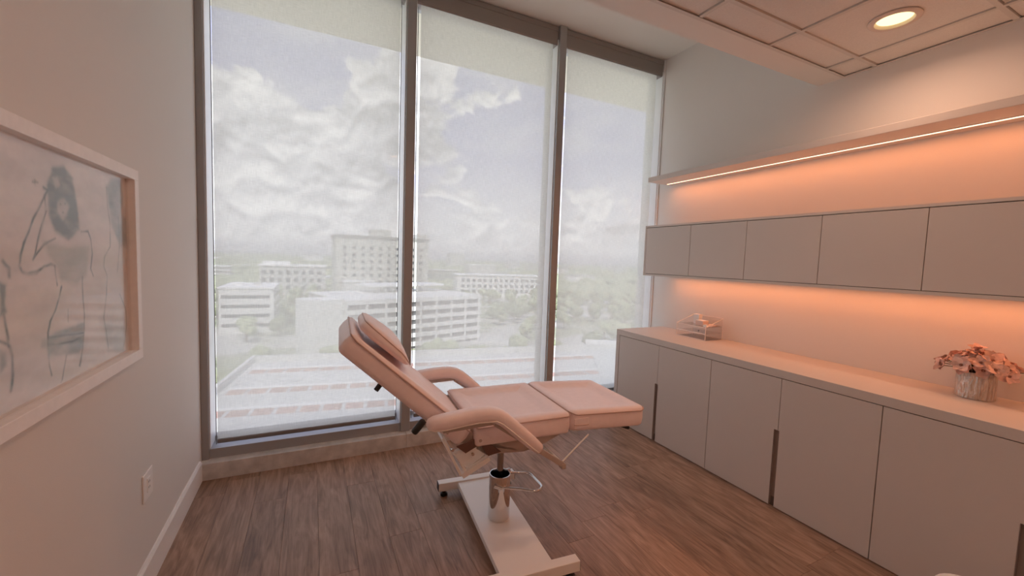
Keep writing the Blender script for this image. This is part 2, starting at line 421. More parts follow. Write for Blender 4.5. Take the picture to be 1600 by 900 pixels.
# baseboard on the left wall
b = B(); b.prism([(XL, 0), (XL+.016, 0), (XL+.016, .128), (XL+.008, .140), (XL, .140)], 1, YB, YSILL)
tag(b.build('baseboard_left', TRIMW), 'white painted baseboard along the left wall', kind='structure')
# stone sill under the whole window, three lengths butted together
sl_ = thing('trim_1', (0, YSILL, 0), label='grey stone sill under the tall windows', kind='structure')
for x0, x1 in ((XL, .692), (.692, 2.07), (2.07, XR)):
    bx('sill_stone', STONE, sl_, x0+.0006, x1-.0006, YSILL, YFR+.27, -.02, .115, r=.004, seg=2)
# uprights between the panes
UP = [(XL, -.645), (.657, .729), (2.035, 2.107), (3.336, XR)]
for i, ((x0, x1), lb) in enumerate(zip(UP, ('dark aluminium jamb of the window beside the left wall', 'dark aluminium mullion between the first and second panes', 'dark aluminium mullion between the second and third panes', 'aluminium jamb of the window beside the right wall'))):
    tag(B().bbox(x0, x1, YFR if i in (1, 2) else YFR+.01, YFR+.25, .115, ZR, r=.003, seg=1).build('trim_%d' % (i+2), ALU if i < 3 else ALUW), lb, kind='structure')
OPEN = [(-.645, .657), (.729, 2.035), (2.107, 3.336)]
for i, (x0, x1) in enumerate(OPEN):
    w = thing('window_%d' % (i+1), ((x0+x1)/2, 3.5, .115), label=('wide left pane of the window beside the picture wall', 'middle pane of the window behind the treatment chair', 'right pane of the window next to the cabinets')[i], kind='structure')
    b = B(); b.prism([(YFR+.025, .115), (YFR+.25, .115), (YFR+.25, .215), (YFR+.175, .215), (YFR+.165, .186), (YFR+.025, .183)], 0, x0, x1)
    b.build('bottom_rail', ALU, w, world=True)
    bx('head_rail', ALU, w, x0, x1, 3.50, YFR+.25, 3.60, ZR, r=.002)
    for q in ((x0, x0+.007), (x1-.007, x1)): bx('glazing_bead', ALUW, w, *q, 3.397, 3.60, .186, 3.60, r=.001)
    bx('pane', GLASS, w, x0+.005, x1-.005, 3.560, 3.568, .19, 3.61, r=0)
# roller shades
SH = [(-.600, .612), (.770, 1.985), (2.146, 3.255)]
for i, (x0, x1) in enumerate(SH):
    o0, o1 = OPEN[i]
    s = thing('roller_shade', ((x0+x1)/2, 3.44, .2), label=('pale solar roller shade lowered over the left window pane', 'pale solar roller shade lowered over the middle window pane', 'pale solar roller shade lowered over the right window pane')[i], cat='roller shade', group='roller shades in the window')
    b = B(); b.prism([(3.402, 3.562), (3.412, 3.552), (3.485, 3.552), (3.485, 3.712), (3.395, 3.712), (3.395, 3.672), (3.402, 3.668)], 0, o0+.003, o1-.003)
    b.build('cassette', ALUD, s, world=True)
    b = B(); n = 24
    vs = []; fs = []
    for k in range(n+1):
        z = .235+(3.56-.235)*k/n
        vs += [(x0, 3.412, z), (x1, 3.412, z)]
    fs = [(2*k, 2*k+1, 2*k+3, 2*k+2) for k in range(n)]
    b.add(vs, fs).build('fabric', FABRIC, s, world=True)
    bx('hem_bar', HEM, s, x0-.003, x1+.003, 3.402, 3.422, .212, .243, r=.006, seg=2)
    for gxp in (x0-.014, x1+.014):
        B().tube([(gxp, 3.45, .19), (gxp, 3.45, 3.56)], .003, 6).build('guide_cable', HEM, s, world=True)

# ------------------------------------------------------------------ lamps
DLIGHT = (1.0, .57, .38)
LENS = emis('downlight_lens', (1.0, .78, .36), 1.9)
RING = mat('downlight_ring', (.74, .62, .54), .5)
for i, (x, y) in enumerate(DLS):
    t = thing('recessed_downlight', (x, y, ZC), label='round recessed downlight glowing warm in the tile above the cabinets' if i == 0 else ('', 'round warm downlight in the ceiling above the treatment chair, out of view', 'round warm downlight over the cabinets behind the camera', 'round warm downlight in the middle of the ceiling behind the camera')[i], cat='downlight', group='recessed ceiling downlights')
    B().lathe([(.083, .03), (.083, .004), (.112, .006), (.112, .001), (.104, -.004), (.084, -.003), (.076, .012), (.076, .03)], n=48, closed=True).build('trim_ring', RING, t, 40)
    B().lathe([(.0, .009), (.060, .009), (.077, .013), (.077, .018), (.0, .018)], n=40).build('lens', LENS, t, 40)
    ld = bpy.data.lights.new('downlight_bulb', 'AREA'); ld.shape = 'DISK'; ld.size = .15; ld.energy = DOWN; ld.color = DLIGHT; ld.spread = math.radians(165)
    lo = bpy.data.objects.new('downlight_bulb', ld); COL.objects.link(lo); lo.parent = t; lo.location = (0, 0, -.003)

# shelf with LED strip, wall cabinets with LED strip, base cabinets, worktop
YEND = 3.205; XU = 3.025; XC = 2.729; YN = -1.0
sh = thing('wall_shelf', (3.19, 1.1, 2.387), label='long thin taupe wall shelf with orange light under it', cat='shelf')
bx('board', LAM, sh, XU, XR, YN, YEND, 2.387, 2.433, r=.0015)
LEDM = emis('orange_led_diffuser', (1.0, .62, .40), 2.6)
LEDG = emis('orange_led_diffuser_hidden', (1.0, .62, .40), 2.6)
LCOL = (1.0, .30, .10)
def led(name, parent, x, z, y0, y1, power):
    lp = B().box(x-.009, x+.009, y0-.004, y1, z-.004, z).build(name, mat('led_profile', (.7, .62, .56), .4, .6), parent, world=True)
    d = B().box(x-.0065, x+.0065, y0, y1, z-.0065, z-.0038); ORIG[lp.name] = ORIG[parent.name]; d.build('led_diffuser', LEDM, lp, world=True)
    n = 4; L = (y1-y0)/n
    for k in range(n):
        la = bpy.data.lights.new('led_light', 'AREA'); la.shape = 'RECTANGLE'; la.size = .012; la.size_y = L; la.energy = power*L; la.color = LCOL
        ob = bpy.data.objects.new('led_light', la); COL.objects.link(ob); ob.parent = parent
        ob.location = ORIG[parent.name].inverted() @ Vector((x, y0+L*(k+.5), z-.0075))
led('led_profile', sh, 3.235, 2.387, YN+.1, 3.155, LED)
ZU0, ZU1 = 1.455, 1.953
LINES = [YEND, 2.645, 2.118, 1.593, 1.067, .541, .015, -.511, YN]
units_u = [(0, 2), (2, 4), (4, 6), (6, 8)]
ul = ['taupe wall cabinet nearest the window with two flat doors', 'taupe wall cabinet second from the window', 'taupe wall cabinet third from the window, over the flower pot', 'taupe wall cabinet farthest from the window, outside the picture']
T = .019
for k, (a, c) in enumerate(units_u):
    y1, y0 = LINES[a], LINES[c]
    t = thing('wall_cabinet', ((XU+XR)/2, (y0+y1)/2, ZU0), label=ul[k], cat='cabinet', group='wall cabinets in one run')
    bx('carcass', DARKGAP, t, XU+.022, XR, y0+(.0 if c < 8 else T), y1-(T if a == 0 else 0), ZU0+T, ZU1-T, r=0)
    bx('top_panel', LAM, t, XU, XR, y0, y1, ZU1-T, ZU1, r=.0008)
    bx('bottom_panel', LAM, t, XU, XR, y0, y1, ZU0, ZU0+T, r=.0008)
    if a == 0: bx('end_panel', LAM, t, XU, XR, y1-T, y1, ZU0+T, ZU1-T, r=.0008)
    for q in range(a, c):
        d1 = LINES[q]-(T+.0025 if q == 0 else .0018); d0 = LINES[q+1]+(.0018 if q+1 < 8 else T)
        bx('door', LAM, t, XU+.001, XU+.020, d0, d1, ZU0+T+.0035, ZU1-T-.0045, r=.0012)
    if k == 0: uroot = t
for k, (ya, yb) in enumerate(((1.6, 3.06), (.1, 1.585), (YN+.1, .085))):
    led('led_profile', [o for o in bpy.data.objects if o.name.startswith('wall_cabinet')][k], 3.235, ZU0, ya, yb, LED)
wt = thing('worktop', (3.04, 1.1, .865), label='long taupe worktop running over the base cabinets', cat='worktop')
ZT = .917
bx('top', LAMT, wt, XC, XR-.002, YN, YEND+.003, .864, ZT, r=.0015)
tag(B().bbox(XC, XR-.002, YEND-.0415, YEND+.003, .0, .8635, r=.0015, seg=1).build('end_panel', LAM), 'tall taupe end panel closing the base cabinets beside the window', 'panel')
bl = ['taupe base cabinet by the window with a finger pull between its two doors', 'taupe base cabinet second from the window, in the middle of the run', 'taupe base cabinet under the flower pot at the near end', 'taupe base cabinet of the run outside the picture']
for k, (a, c) in enumerate(units_u):
    y1, y0 = LINES[a]-(.042 if a == 0 else 0), LINES[c]; ym = LINES[a+1]
    t = thing('base_cabinet', ((XC+XR)/2, (y0+y1)/2, 0), label=bl[k], cat='cabinet', group='base cabinets in one run')
    bx('carcass', DARKGAP, t, XC+.045, XR-.03, y0, y1, .0, .862, r=0)
    bx('plinth', DARKGAP, t, XC+.024, XC+.045, y0, y1, 0, .06, r=0)
    zb, zt, zn, wn = .007, .8595, .518, .026
    # door on the window side has the notch of the finger pull cut from its edge
    b = B(); b.prism([(ym+.0018, zn), (ym+.0018, zt), (y1-.003, zt), (y1-.003, zb), (ym+wn, zb), (ym+wn, zn)], 0, XC+.003, XC+.023)
    dr = b.build('door', LAM, t, world=True); ORIG[dr.name] = ORIG[t.name]
    b = B(); b.prism([(ym-.0018, zn), (ym-.0018, zt), (y0+.0018, zt), (y0+.0018, zb), (ym-.010, zb), (ym-.010, zn)], 0, XC+.003, XC+.023)
    b.build('door', LAM, t, world=True)
    b = B().box(XC+.026, XC+.029, ym-.013, ym+wn+.004, .01, zn+.004).box(XC+.0032, XC+.029, ym+wn-.002, ym+wn-.0003, .01, zn)
    b.build('finger_pull', PULL, dr, world=True)

# ------------------------------------------------------------------ treatment chair
CH = thing('treatment_chair', (.969, 2.075, 0), math.radians(-3), 'blush vinyl reclining treatment chair on a white steel base with chrome column', 'treatment chair')
def sub(name, b, m, p, s=None): return b.build(name, m, p, s)
# cushions -----------------------------------------------------
def bol(x, y, hy=.29):
    e = max(0.0, min(1.0, (abs(y)-hy+.105)/.06)); e = e*e*(3-2*e); f = max(0.0, min(1.0, (abs(y)-hy+.03)/.03))
    return .022*e - .010*f*f - .004*(1-abs(y)/hy)
M = Matrix.Translation((.0125, 0, .752))
b, w = cushion(.2615, .290, .092, .02, .016, lambda x, y: bol(x, y), M)
seat = sub('seat', b, VINYL, CH, 50); sub('piping', B().tube(w, .0032, 6, True), PIPE, seat, 60)
M = Matrix.Translation((.530, 0, .742)) @ Matrix.Rotation(math.radians(3.2), 4, 'Y')
b, w = cushion(.2485, .288, .090, .045, .018, lambda x, y: bol(x, y), M)
foot = sub('footrest', b, VINYL, CH, 50); sub('piping', B().tube(w, .0032, 6, True), PIPE, foot, 60)
# little side pocket flap on the near edge of the footrest
pk = B()
for z0, z1, o in ((.694, .744, .0), ):
    pk.bbox(.296, .385, -.2955, -.291, .682, .738, r=.004)
sub('side_pocket', pk, VINYL, foot)
sub('pocket_seam', B().tube([(.296, -.2965, .706), (.32, -.2975, .702), (.36, -.2975, .699), (.385, -.2965, .700)], .0025, 6), PIPE, foot)
ang = math.atan2(.678, .735)
# back frame: local x runs up the back, y across, z out of the front face
MB = Matrix.Translation((-.28, 0, .763)) @ Matrix(((-.735, 0, .678, 0), (0, -1, 0, 0), (.678, 0, .735, 0), (0, 0, 0, 1)))
def backtop(x, y):
    s_ = x+.335
    return -.028*math.exp(-((s_-.60)/.085)**2)*(1 if s_ < .60 else math.exp(-((s_-.6)/.05)**2)*.5+.5) + .004*(1-(y/.28)**2)
b, w = cushion(.370, .280, .105, .035, .026, backtop, MB @ Matrix.Translation((.335, 0, 0)))
back = sub('backrest', b, VINYL, CH, 50); sub('piping', B().tube(w, .0034, 6, True), PIPE, back, 60)
# head pillow
def pil(x, y): return .058 + .014*(1-(x/.15)**2)*(1-(y/.2)**2) - .042*max(0, -x/.15)**2
b, w = cushion(.150, .205, .0, .085, .018, pil, None)
MP = MB @ Matrix.Translation((.535, 0, .012)) @ Matrix.Rotation(math.radians(2), 4, 'Y')
bb = B(); rings = []
for fr, zf in ((.80, 0), (.93, .004), (1.0, .016), (1.02, .5), (.985, .80), (.93, .95), (.80, 1.0), (.6, 1.03), (.35, 1.05), (.1, 1.06)):
    rg = []
    for x, y in rrect(.150, .205, .085, 8):
        h = pil(x*min(fr, 1), y*min(fr, 1)); rg.append(MP @ Vector((x*fr, y*fr, h*zf if zf > .1 else zf)))
    rings.append(rg)
bb.loft(rings)
pillow = sub('head_pillow', bb, VINYL, back, 50); sub('pillow_piping', B().tube([p for p in rings[4]], .003, 6, True), PIPE, back, 60)
# arms
def arm(sv):
    c = [(-.502, .837), (-.495, .836), (-.47, .836), (-.42, .839), (-.34, .848), (-.27, .853), (-.215, .851), (-.18, .842), (-.145, .822), (-.10, .784), (-.04, .730), (.02, .676), (.05, .649), (.062, .638)]
    sc_ = [.25, .62, .9, 1, 1, 1, 1, 1, 1, 1, .97, .9, .78, .45]
    rings = []
    for i, ((u_, z_), k) in enumerate(zip(c, sc_)):
        a = c[max(i-1, 0)]; d = c[min(i+1, len(c)-1)]; t = Vector((d[0]-a[0], 0, d[1]-a[1])).normalized(); nrm = Vector((-t.z, 0, t.x))
        rings.append([Vector((u_, .365*sv, z_)) + Vector((0, 1, 0))*px*k + nrm*py*k for px, py in rrect(.040, .0335, .026, 4)])
    b = B().loft(rings); o = sub('armrest', b, VINYL, CH, 60)
    n = len(rings[0]); idx = 13 if sv < 0 else 8     # lower outer corner
    low = [min(r, key=lambda p: (p-Vector((0, 9*sv, 0))).length*0 + (p.z*1.0 - p.y*sv*1.4)) for r in rings[1:-1]]
    sub('piping', B().tube(low, .0036, 6), PIPEL, o, 60)
    fr = B()
    for A_, D_, h in (((-.43, .803), (-.19, .812), .010), ((-.185, .806), (.205, .530), .012)):
        a = Vector((A_[0], .365*sv, A_[1])); d = Vector((D_[0], .365*sv-(.02*sv if D_[0] > 0 else 0), D_[1])); t = (d-a).normalized(); nr = Vector((-t.z, 0, t.x)).normalized(); y = Vector((0, 1, 0))
        fr.loft([[p+y*px+nr*py for px, py in ((.016, h), (-.016, h), (-.016, -h), (.016, -h))] for p in (a, d)])
    sub('arm_frame', fr, TAUPE, CH)
    sub('frame_end_cap', B().bbox(.190, .216, .345*sv-.019, .345*sv+.019, .512, .540, r=.004), TAUPE, CH)
    sub('leg_strut', B().tube([(.203, .33*sv, .530), (.385, .30*sv, .646)], .0045, 8), STEELW, CH, 60)
for sv in (-1, 1): arm(sv)
# underside: covered seat board, back hinge box, white steel linkage; brown plates stand for shadow in the hollow
b = B(); b.prism([(-.235, .690), (-.235, .640), (-.185, .606), (.02, .588), (.115, .606), (.24, .655), (.24, .664), (-.24, .664)], 1, -.262, .262)
sub('seat_board', b, TAUPE, CH)
b = B(); b.prism([(-.40, .735), (-.345, .800), (-.25, .742), (-.225, .700), (-.26, .672), (-.335, .682)], 1, -.255, .255)
sub('hinge_cover', b, TAUPE, CH)
for sv in (-1, 1):
    y0, y1 = sorted((.268*sv, .274*sv))
    b = B(); b.prism([(-.340, .672), (-.232, .700), (-.205, .692), (-.108, .612), (-.180, .600), (-.218, .668), (-.292, .632)], 1, y0, y1); sub('shadow_plate', b, BROWN, CH)
    y0, y1 = sorted((.236*sv, .262*sv))
    b = B(); b.prism([(-.352, .632), (-.240, .684), (-.180, .612), (-.280, .548)], 1, y0, y1); sub('bracket_plate', b, STEELW, CH)
    y = .285*sv
    for o in (0, .030):
        a = Vector((-.408+o*1.0, y, .728)); d = Vector((-.318+o*1.0, y, .534)) if o == 0 else Vector((-.288, y, .534))
        t = (d-a).normalized(); nr = Vector((-t.z, 0, t.x)); w_ = Vector((0, 1, 0))
        if o: a = a + t*.09
        sub('link_bar', B().loft([[p+w_*px+nr*py for px, py in ((.004, .006), (-.004, .006), (-.004, -.006), (.004, -.006))] for p in (a, d)]), STEELW, CH)
    a = Vector((-.312, y, .530)); d = Vector((-.176, y, .598)); t = (d-a).normalized(); nr = Vector((-t.z, 0, t.x)); w_ = Vector((0, 1, 0))
    sub('tie_bar', B().loft([[p+w_*px+nr*py for px, py in ((.012, .012), (-.012, .012), (-.012, -.012), (.012, -.012))] for p in (a, d)]), STEELW, CH)
    for (u_, z_) in ((-.362, .668), (-.262, .632), (-.305, .534), (-.226, .694)):
        Mx = Matrix.Translation((u_, y+.006*sv, z_)) @ Matrix.Rotation(math.radians(90), 4, 'X')
        sub('bolt', B().lathe([(0, -.007), (.006, -.007), (.008, -.003), (.008, .005), (0, .005)], n=10, M=Mx), CHROME, CH, 40)
sub('cross_tube', B().tube([(-.305, -.28, .532), (-.305, .28, .532)], .011, 10), STEELW, CH, 60)
sub('cross_tube', B().tube([(.20, -.34, .534), (.20, .34, .534)], .010, 10), STEELW, CH, 60)
# levers
def grip(name, a, d, r=.0125):
    a = Vector(a); d = Vector(d); k = d-a
    sub(name, B().tube([a, a+k*.04, a+k*.15, a+k*.85, a+k*.96, d], [r*.5, r*.85, r, r, r*.85, r*.5], 12), BLACK, CH, 60)
grip('lever_grip', (-.548, -.30, .776), (-.500, -.30, .832), .0165)
sub('lever_rod', B().tube([(-.50, -.30, .83), (-.40, -.28, .76), (-.33, -.26, .70)], .006, 8), CHROME, CH, 60)
grip('lever_grip', (.735, -.20, .596), (.64, -.20, .638), .012)
sub('lever_rod', B().tube([(.65, -.20, .634), (.56, -.16, .655)], .006, 8), CHROME, CH, 60)
sub('knob', B().tube([(-.690, -.06, .912), (-.672, -.06, .936), (-.64, -.06, .968)], [.013, .013, .007], 12), BLACK, CH, 60)
# column
sub('piston', B().lathe([(.0, .14), (.0185, .14), (.0185, .60), (.0, .60)], n=24), CHROMED, CH, 40)
sub('swivel_plate', B().bbox(-.10, .10, -.10, .10, .578, .594, r=.004), STEELW, CH)
sub('column_sleeve', B().lathe([(.060, .088), (.0615, .092), (.0615, .338), (.060, .345), (.0555, .345), (.054, .338), (.054, .12), (.0, .12), (.0, .088)], n=40), CHROME, CH, 40)
pedal = [(-.022, -.050, .292), (.03, -.068, .286), (.095, -.092, .281), (.150, -.126, .278), (.172, -.133, .278), (.198, -.126, .279), (.218, -.104, .280), (.221, -.075, .281), (.212, .020, .286), (.203, .042, .288), (.185, .050, .290), (.120, .054, .300), (.05, .050, .316)]
sub('foot_pedal', B().tube(pedal, .0072, 10), CHROME, CH, 60)
sub('pedal_knob', B().tube([(-.052, -.047, .302), (-.012, -.062, .288)], [.012, .011], 12), CHROME, CH, 60)
sub('pedal_pin', B().tube([(.02, .048, .325), (.085, .058, .320)], .011, 10), CHROME, CH, 60)
# base
MBs = Matrix.Rotation(math.radians(-1.7), 4, 'Z')
sub('base_plate', B().bbox(-.138, .138, -.430, .430, .052, .086, r=.003, M=MBs), STEELW, CH)
for sv in (-1, 1):
    sub('base_bar', B().bbox(-.265, .265, .447*sv-.027, .447*sv+.027, .042, .096, r=.003, M=MBs), STEELW, CH)
    for su in (-1, 1):
        sub('end_cap', B().bbox(.265*su-.003, .265*su+.003, .447*sv-.025, .447*sv+.025, .044, .094, r=.002, M=MBs), BLACK, CH)
        sub('foot_glide', B().lathe([(.0, 0), (.020, 0), (.024, .006), (.024, .016), (.012, .024), (.008, .043), (.0, .043)], n=16, c=(.225*su, .447*sv, 0), M=MBs), BLACK, CH, 40)

# ------------------------------------------------------------------ picture on the left wall
PY0, PY1, PZ0, PZ1 = 1.06, 2.236, 1.100, 1.880
XF, FW = -.650, .041
pic = thing('framed_picture', (XL, (PY0+PY1)/2, PZ0), label='large ink drawing of standing women in a deep white frame on the left wall', cat='picture')
for q, a in (('top', (PY0, PY1, PZ1-FW, PZ1)), ('bottom', (PY0, PY1, PZ0, PZ0+FW)), ('l', (PY0, PY0+FW, PZ0+FW, PZ1-FW)), ('r', (PY1-FW, PY1, PZ0+FW, PZ1-FW))):
    bx('frame_bar', FRAMEW, pic, XL+.001, XF, *a, r=.0015)
ART = {
'hair':[(1.674,1.788),(1.739,1.805),(1.785,1.777),(1.803,1.716),(1.819,1.617),(1.749,1.585),(1.679,1.605),(1.647,1.651),(1.65,1.74)],
'face':[(1.695,1.693),(1.732,1.71),(1.762,1.688),(1.749,1.659),(1.722,1.64),(1.695,1.665)],
'brow':[(1.676,1.759),(1.701,1.766),(1.714,1.744),(1.689,1.732)],
'arm_outer':[(1.635,1.704),(1.607,1.673),(1.574,1.635),(1.552,1.599),(1.53,1.569),(1.512,1.536),(1.509,1.512),(1.515,1.495),(1.539,1.488),(1.58,1.492),(1.616,1.504),(1.648,1.511),(1.672,1.505)],
'arm_inner':[(1.637,1.66),(1.612,1.622),(1.591,1.581),(1.576,1.54),(1.565,1.525),(1.589,1.545),(1.621,1.566),(1.678,1.586)],
'hand':[(1.628,1.726),(1.648,1.72),(1.631,1.703),(1.637,1.66)],
'shoulder':[(1.83,1.612),(1.874,1.614),(1.891,1.59),(1.9,1.539),(1.884,1.489),(1.901,1.463)],
'torso':[(1.667,1.505),(1.67,1.481),(1.677,1.447)],
'chest':[(1.613,1.576),(1.747,1.563),(1.876,1.564),(1.856,1.466),(1.794,1.445),(1.698,1.457),(1.681,1.496)],
'hipL':[(1.699,1.441),(1.686,1.414),(1.663,1.376),(1.633,1.347),(1.619,1.316),(1.615,1.261),(1.62,1.221),(1.629,1.19)],
'hipR':[(1.827,1.463),(1.824,1.432),(1.824,1.388),(1.83,1.342),(1.826,1.286),(1.81,1.231),(1.787,1.179)],
'leg':[(1.71,1.228),(1.696,1.196),(1.683,1.161)],
'mid':[(1.731,1.368),(1.728,1.332)],
'skirt':[(1.619,1.305),(1.678,1.308),(1.828,1.314),(1.816,1.23),(1.784,1.218),(1.615,1.25)],
'skirtb':[(1.586,1.305),(1.623,1.301),(1.62,1.265),(1.584,1.279)],
'belt':[(1.618,1.302),(1.667,1.296),(1.819,1.28)],
'belt2':[(1.617,1.283),(1.665,1.273),(1.752,1.265),(1.819,1.268)],
'r_hair':[(2.025,1.788),(2.065,1.818),(2.149,1.831),(2.17,1.766),(2.147,1.691),(2.209,1.681),(2.201,1.569),(2.129,1.568),(2.053,1.649)],
'r_l':[(2.024,1.782),(2.027,1.715),(2.045,1.649),(2.039,1.566),(1.99,1.526),(1.983,1.493),(2.008,1.458),(1.995,1.391)],
'r_r':[(2.12,1.682),(2.121,1.568),(2.096,1.468)],
'r_hipL':[(1.996,1.391),(1.967,1.31),(1.986,1.251),(1.997,1.192)],
'r_hipR':[(2.113,1.38),(2.163,1.314),(2.168,1.25),(2.134,1.171)],
'r_skirt':[(1.966,1.289),(2.149,1.246),(2.132,1.148),(1.989,1.179)],
'l_wash':[(1.43,1.471),(1.447,1.46),(1.446,1.399),(1.424,1.388)],
'l_s':[(1.438,1.39),(1.451,1.326),(1.462,1.285),(1.461,1.236),(1.452,1.199)],
'l_s2':[(1.42,1.33),(1.447,1.317),(1.45,1.312)],
'l_a':[(1.444,1.523),(1.463,1.504),(1.464,1.486)],
'l_low':[(1.418,1.309),(1.438,1.3),(1.439,1.266),(1.414,1.249)],
'star':[(1.578,1.733),(1.603,1.736)],
'star2':[(1.589,1.741),(1.59,1.726)],
}
def drawing():
    y0, y1, z0, z1 = PY0+.02, PY1-.02, PZ0+.02, PZ1-.02
    nx, nz = 420, 290
    Y, Z = np.meshgrid(np.linspace(y0, y1, nx), np.linspace(z0, z1, nz))
    rs = np.random.RandomState(3)
    def fbm(fy, fz, octs=4):
        out = np.zeros_like(Y); amp = 1.0
        for o in range(octs):
            gy_, gz_ = int(fy*2**o)+2, int(fz*2**o)+2; g = rs.rand(gz_, gy_)
            a = (Y-y0)/(y1-y0)*(gy_-1.001); b_ = (Z-z0)/(z1-z0)*(gz_-1.001); i, j = a.astype(int), b_.astype(int); fa, fb = a-i, b_-j
            fa, fb = fa*fa*(3-2*fa), fb*fb*(3-2*fb)
            out += amp*((g[j, i]*(1-fa)+g[j, i+1]*fa)*(1-fb)+(g[j+1, i]*(1-fa)+g[j+1, i+1]*fa)*fb-.5); amp *= .55
        return out
    C_ = np.ones(Y.shape+(3,))*np.array((.76, .70, .66))
    C_ *= (1+.20*fbm(5, 12))[..., None]; C_ *= (1+.05*fbm(60, 50, 2))[..., None]
    band = np.exp(-((Z-1.50)/.16)**2)*.10; C_ *= (1-band[..., None]*np.array((.3, .8, 1.0)))
    wob = fbm(30, 26, 3)
    def dseg(pts, closed=False):
        d = np.full(Y.shape, 9.0); P = list(pts)+([pts[0]] if closed else [])
        for (a, b_), (c, e) in zip(P[:-1], P[1:]):
            L2 = (c-a)**2+(e-b_)**2+1e-9; t = np.clip(((Y-a)*(c-a)+(Z-b_)*(e-b_))/L2, 0, 1)
            d = np.minimum(d, np.hypot(Y-a-t*(c-a), Z-b_-t*(e-b_)))
        return d
    def inside(pts):
        m = np.zeros(Y.shape, bool); n = len(pts)
        for i in range(n):
            (a, b_), (c, e) = pts[i], pts[(i+1) % n]
            if abs(e-b_) < 1e-9: continue
            m ^= ((b_ > Z) != (e > Z)) & (Y < (c-a)*(Z-b_)/(e-b_)+a)
        return m
    def blend(k, col):
        nonlocal C_
        C_ = C_*(1-k[..., None])+np.array(col)*k[..., None]
    def wash(key, al, col, soft=.008):
        p = ART[key]; d = dseg(p, True); sd = np.where(inside(p), d, -d)+wob*.006
        k = 1/(1+np.exp(-sd/soft*3)); blend(np.clip(k*al*1.25*(1+.7*fbm(14, 22, 3)), 0, .95), col)
    def line(key, w, al, col=(.10, .12, .11)):
        d = dseg(ART[key]); k = np.exp(-(d/w)**2)*al*np.clip(.75+.9*fbm(26, 22, 3), .15, 1.2); blend(np.clip(k, 0, .95), col)
    gb = (.25, .29, .29); gg = (.30, .32, .26)
    wash('r_hair', .5, gb, .012); wash('r_skirt', .30, (.36, .43, .45)); wash('l_wash', .72, (.24, .27, .27)); wash('l_low', .45, gb)
    wash('chest', .42, gg, .014); wash('hair', .78, (.17, .20, .20), .010); wash('face', .6, (.66, .62, .58)); wash('brow', .55, (.64, .61, .57), .006)
    wash('skirt', .6, (.22, .28, .29)); wash('skirtb', .35, (.34, .38, .38))
    for k_, w, al in (('arm_outer', .0038, .85), ('arm_inner', .003, .7), ('hand', .004, .55), ('shoulder', .003, .7), ('torso', .003, .6), ('hipL', .0034, .75), ('hipR', .0034, .75), ('leg', .0028, .6), ('mid', .0028, .4),
                      ('belt', .003, .7), ('belt2', .003, .6), ('r_l', .003, .5), ('r_r', .003, .4), ('r_hipL', .003, .5), ('r_hipR', .003, .5), ('l_s', .0045, .75), ('l_s2', .004, .6), ('l_a', .005, .7), ('star', .0024, .6), ('star2', .0024, .6)):
        line(k_, w*1.15, al*1.25)
        ART['_'] = [(a+rs.uniform(-.007, .007), b_+rs.uniform(-.007, .007)) for a, b_ in ART[k_]]; line('_', w*.8, al*.55)
    # eyes, mouth of the middle figure: three small marks
    for (a, b_, w) in ((1.712, 1.688, .005), (1.738, 1.692, .005), (1.724, 1.664, .006)): blend(np.exp(-(((Y-a)/w)**2+((Z-b_)/.0035)**2))*.6, (.12, .13, .12))
    X = np.full(Y.shape, XL+.008); co = np.stack([X-XL, Y-(PY0+PY1)/2, Z-PZ0], -1).reshape(-1, 3)
    i = (np.arange(nz-1)[:, None]*nx+np.arange(nx-1)[None]).ravel(); fs = np.stack([i, i+1, i+nx+1, i+nx], 1)
    me = bpy.data.meshes.new('drawing'); me.from_pydata(co.tolist(), [], fs.tolist())
    at = me.color_attributes.new('ink', 'FLOAT_COLOR', 'POINT'); at.data.foreach_set('color', np.concatenate([np.clip(C_, 0, 1).reshape(-1, 3), np.ones((nx*nz, 1))], 1).ravel())
    m = bpy.data.materials.new('ink_on_paper'); m.use_nodes = True; nt = m.node_tree; a = nd(nt, 'ShaderNodeVertexColor'); a.layer_name = 'ink'
    nt.links.new(a.outputs[0], nt.nodes['Principled BSDF'].inputs['Base Color']); nt.nodes['Principled BSDF'].inputs['Roughness'].default_value = .8
    me.materials.append(m); o = bpy.data.objects.new('drawing', me); COL.objects.link(o); o.parent = pic
drawing()
bx('mount_board', mat('mount_board', (.6, .56, .52), .8), pic, XL+.002, XL+.006, PY0+.02, PY1-.02, PZ0+.02, PZ1-.02, r=0)
bx('picture_glass', PICGLASS, pic, XL+.014, XL+.016, PY0+.03, PY1-.03, PZ0+.03, PZ1-.03, r=0)

# wall outlet under the picture
ou = thing('wall_outlet', (XL, 2.366, .42), label='white wall socket plate low on the left wall', cat='outlet')
bx('cover_plate', PLASTW, ou, XL, XL+.006, 2.306, 2.426, .414, .542, r=.003, seg=2)
bx('socket_face', PLASTW, ou, XL+.004, XL+.009, 2.347, 2.385, .445, .512, r=.002)
for z in (.462, .488):
    for y in (2.358, 2.371): bx('socket_slot', BLACK, ou, XL+.0085, XL+.0095, y, y+.003, z, z+.009, r=0)

